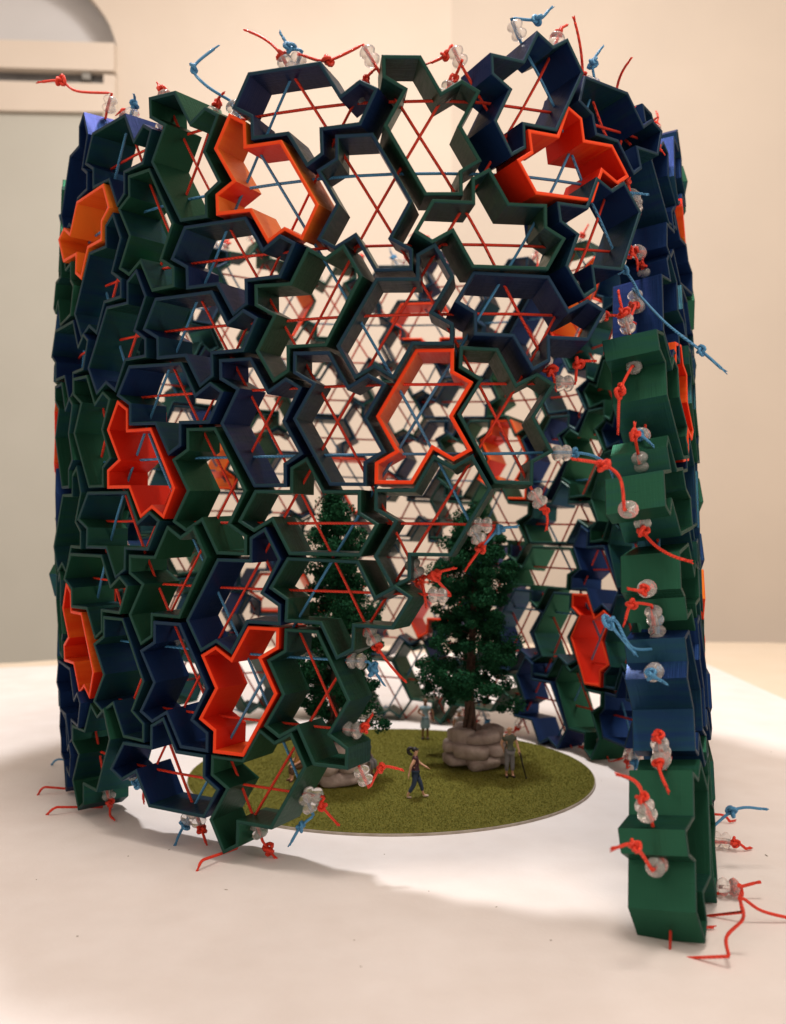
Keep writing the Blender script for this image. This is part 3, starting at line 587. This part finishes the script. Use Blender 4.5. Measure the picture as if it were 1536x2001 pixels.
        if style == 'cap': ball('cap', hc+up*.05*H, (.05*H, .05*H, .02*H), M['white'], P, 2)
    return P
ST = dict(pelvis=(0, 0, .52), waist=(0, 0, .61), chest=(0, .005, .735), neck=(0, .005, .84), chin=(0, -.008, .885), head=(0, 0, .935), crown=(0, .004, .972),
          shL=(.10, .005, .79), shR=(-.10, .005, .79), elL=(.13, .02, .64), elR=(-.13, .02, .64), wrL=(.14, -.03, .50), wrR=(-.14, -.03, .50),
          hipL=(.05, 0, .50), hipR=(-.05, 0, .50), knL=(.055, -.01, .28), knR=(-.055, -.01, .28), anL=(.06, .015, .045), anR=(-.06, .015, .045), toeL=(.07, -.07, .022), toeR=(-.07, -.07, .022))
def J(**k): d = dict(ST); d.update(k); return d
# face angle 0 looks at the camera (-y); +90 deg turns towards +x
person((1.25, 51.3, GT), 2.80, math.radians(90), 'woman with black ponytail, sleeveless dark top and rolled jeans',
       J(knL=(.05, -.10, .28), anL=(.05, -.16, .045), toeL=(.05, -.25, .025), knR=(-.05, .03, .27), anR=(-.05, .17, .05), toeR=(-.05, .09, .022), elL=(.12, -.08, .66), wrL=(.10, -.20, .59), elR=(-.13, .09, .66), wrR=(-.13, .13, .50)),
       'skin', 'maroon', 'jeans', 'shoe', 'blackhair', 'pony', sleeve=.18, crop=1)
person((2.25, 64.6, GT), 2.80, math.radians(-6), 'woman in pale blue-grey dress standing at the back of the turf',
       J(elL=(.19, .02, .67), wrL=(.20, -.01, .54), elR=(-.18, .0, .66), wrR=(-.06, -.09, .62)), 'skin_dark', 'ltblue', 'ltblue', 'navy', 'brown', 'short', sleeve=.45, dress=True)
man = person((6.95, 55.3, GT), 3.08, math.radians(12), 'balding man in dark green shirt and grey trousers leaning on a black cane',
       J(elL=(.15, .0, .65), wrL=(.17, -.07, .52), elR=(-.16, .03, .65), wrR=(-.10, .03, .53), anL=(.055, -.02, .045), toeL=(.07, -.10, .022)), 'skin', 'greenshirt', 'grey', 'black', None, 'bald', sleeve=.6)
cane = empty('cane', (7.62, 55.0, GT)); tag(cane, 'black walking cane held by the balding man', 'cane')
v, f = tube([(-.16, -.02, 1.52), (-.10, -.02, 1.53), (-.06, -.02, 1.45), (.05, -.02, .9), (.28, -.04, .02)], [.05, .05, .05, .045, .04], 8); o = link('shaft', mesh('shaft', v, f, smooth=True), M['black']); o.parent = cane
v, f = tube([(.275, -.04, .0), (.285, -.04, .09)], .055, 8); o = link('rubber_tip', mesh('rubber_tip', v, f, smooth=True), M['black']); o.parent = cane
SIT = dict(knL=(.06, -.17, .49), knR=(-.06, -.17, .49), anL=(.06, -.17, .25), anR=(-.06, -.16, .25), toeL=(.07, -.25, .22), toeR=(-.07, -.24, .22))
person((4.35, 60.9, GT+.15), 2.75, math.radians(180), 'person in a white top seated behind the trunk of the right tree',
       J(**SIT), 'skin', 'white', 'grey', 'black', 'white', 'short', sleeve=.3)
person((-5.35, 53.0, GT-.10), 2.9, math.radians(-55), 'person in a yellow-orange top seated by the left stones behind the front tiles',
       J(**dict(SIT, anL=(.06, -.19, .26), wrL=(.09, -.14, .55), wrR=(-.09, -.14, .55))), 'skin', 'yellow', 'brown', 'redb', 'brown', 'short', sleeve=.8)
person((-1.5, 54.3, GT-.05), 2.7, math.radians(60), 'person with black hair seated right of the left stones, mostly hidden',
       J(**SIT), 'skin_dark', 'navy', 'grey', 'black', 'blackhair', 'short')
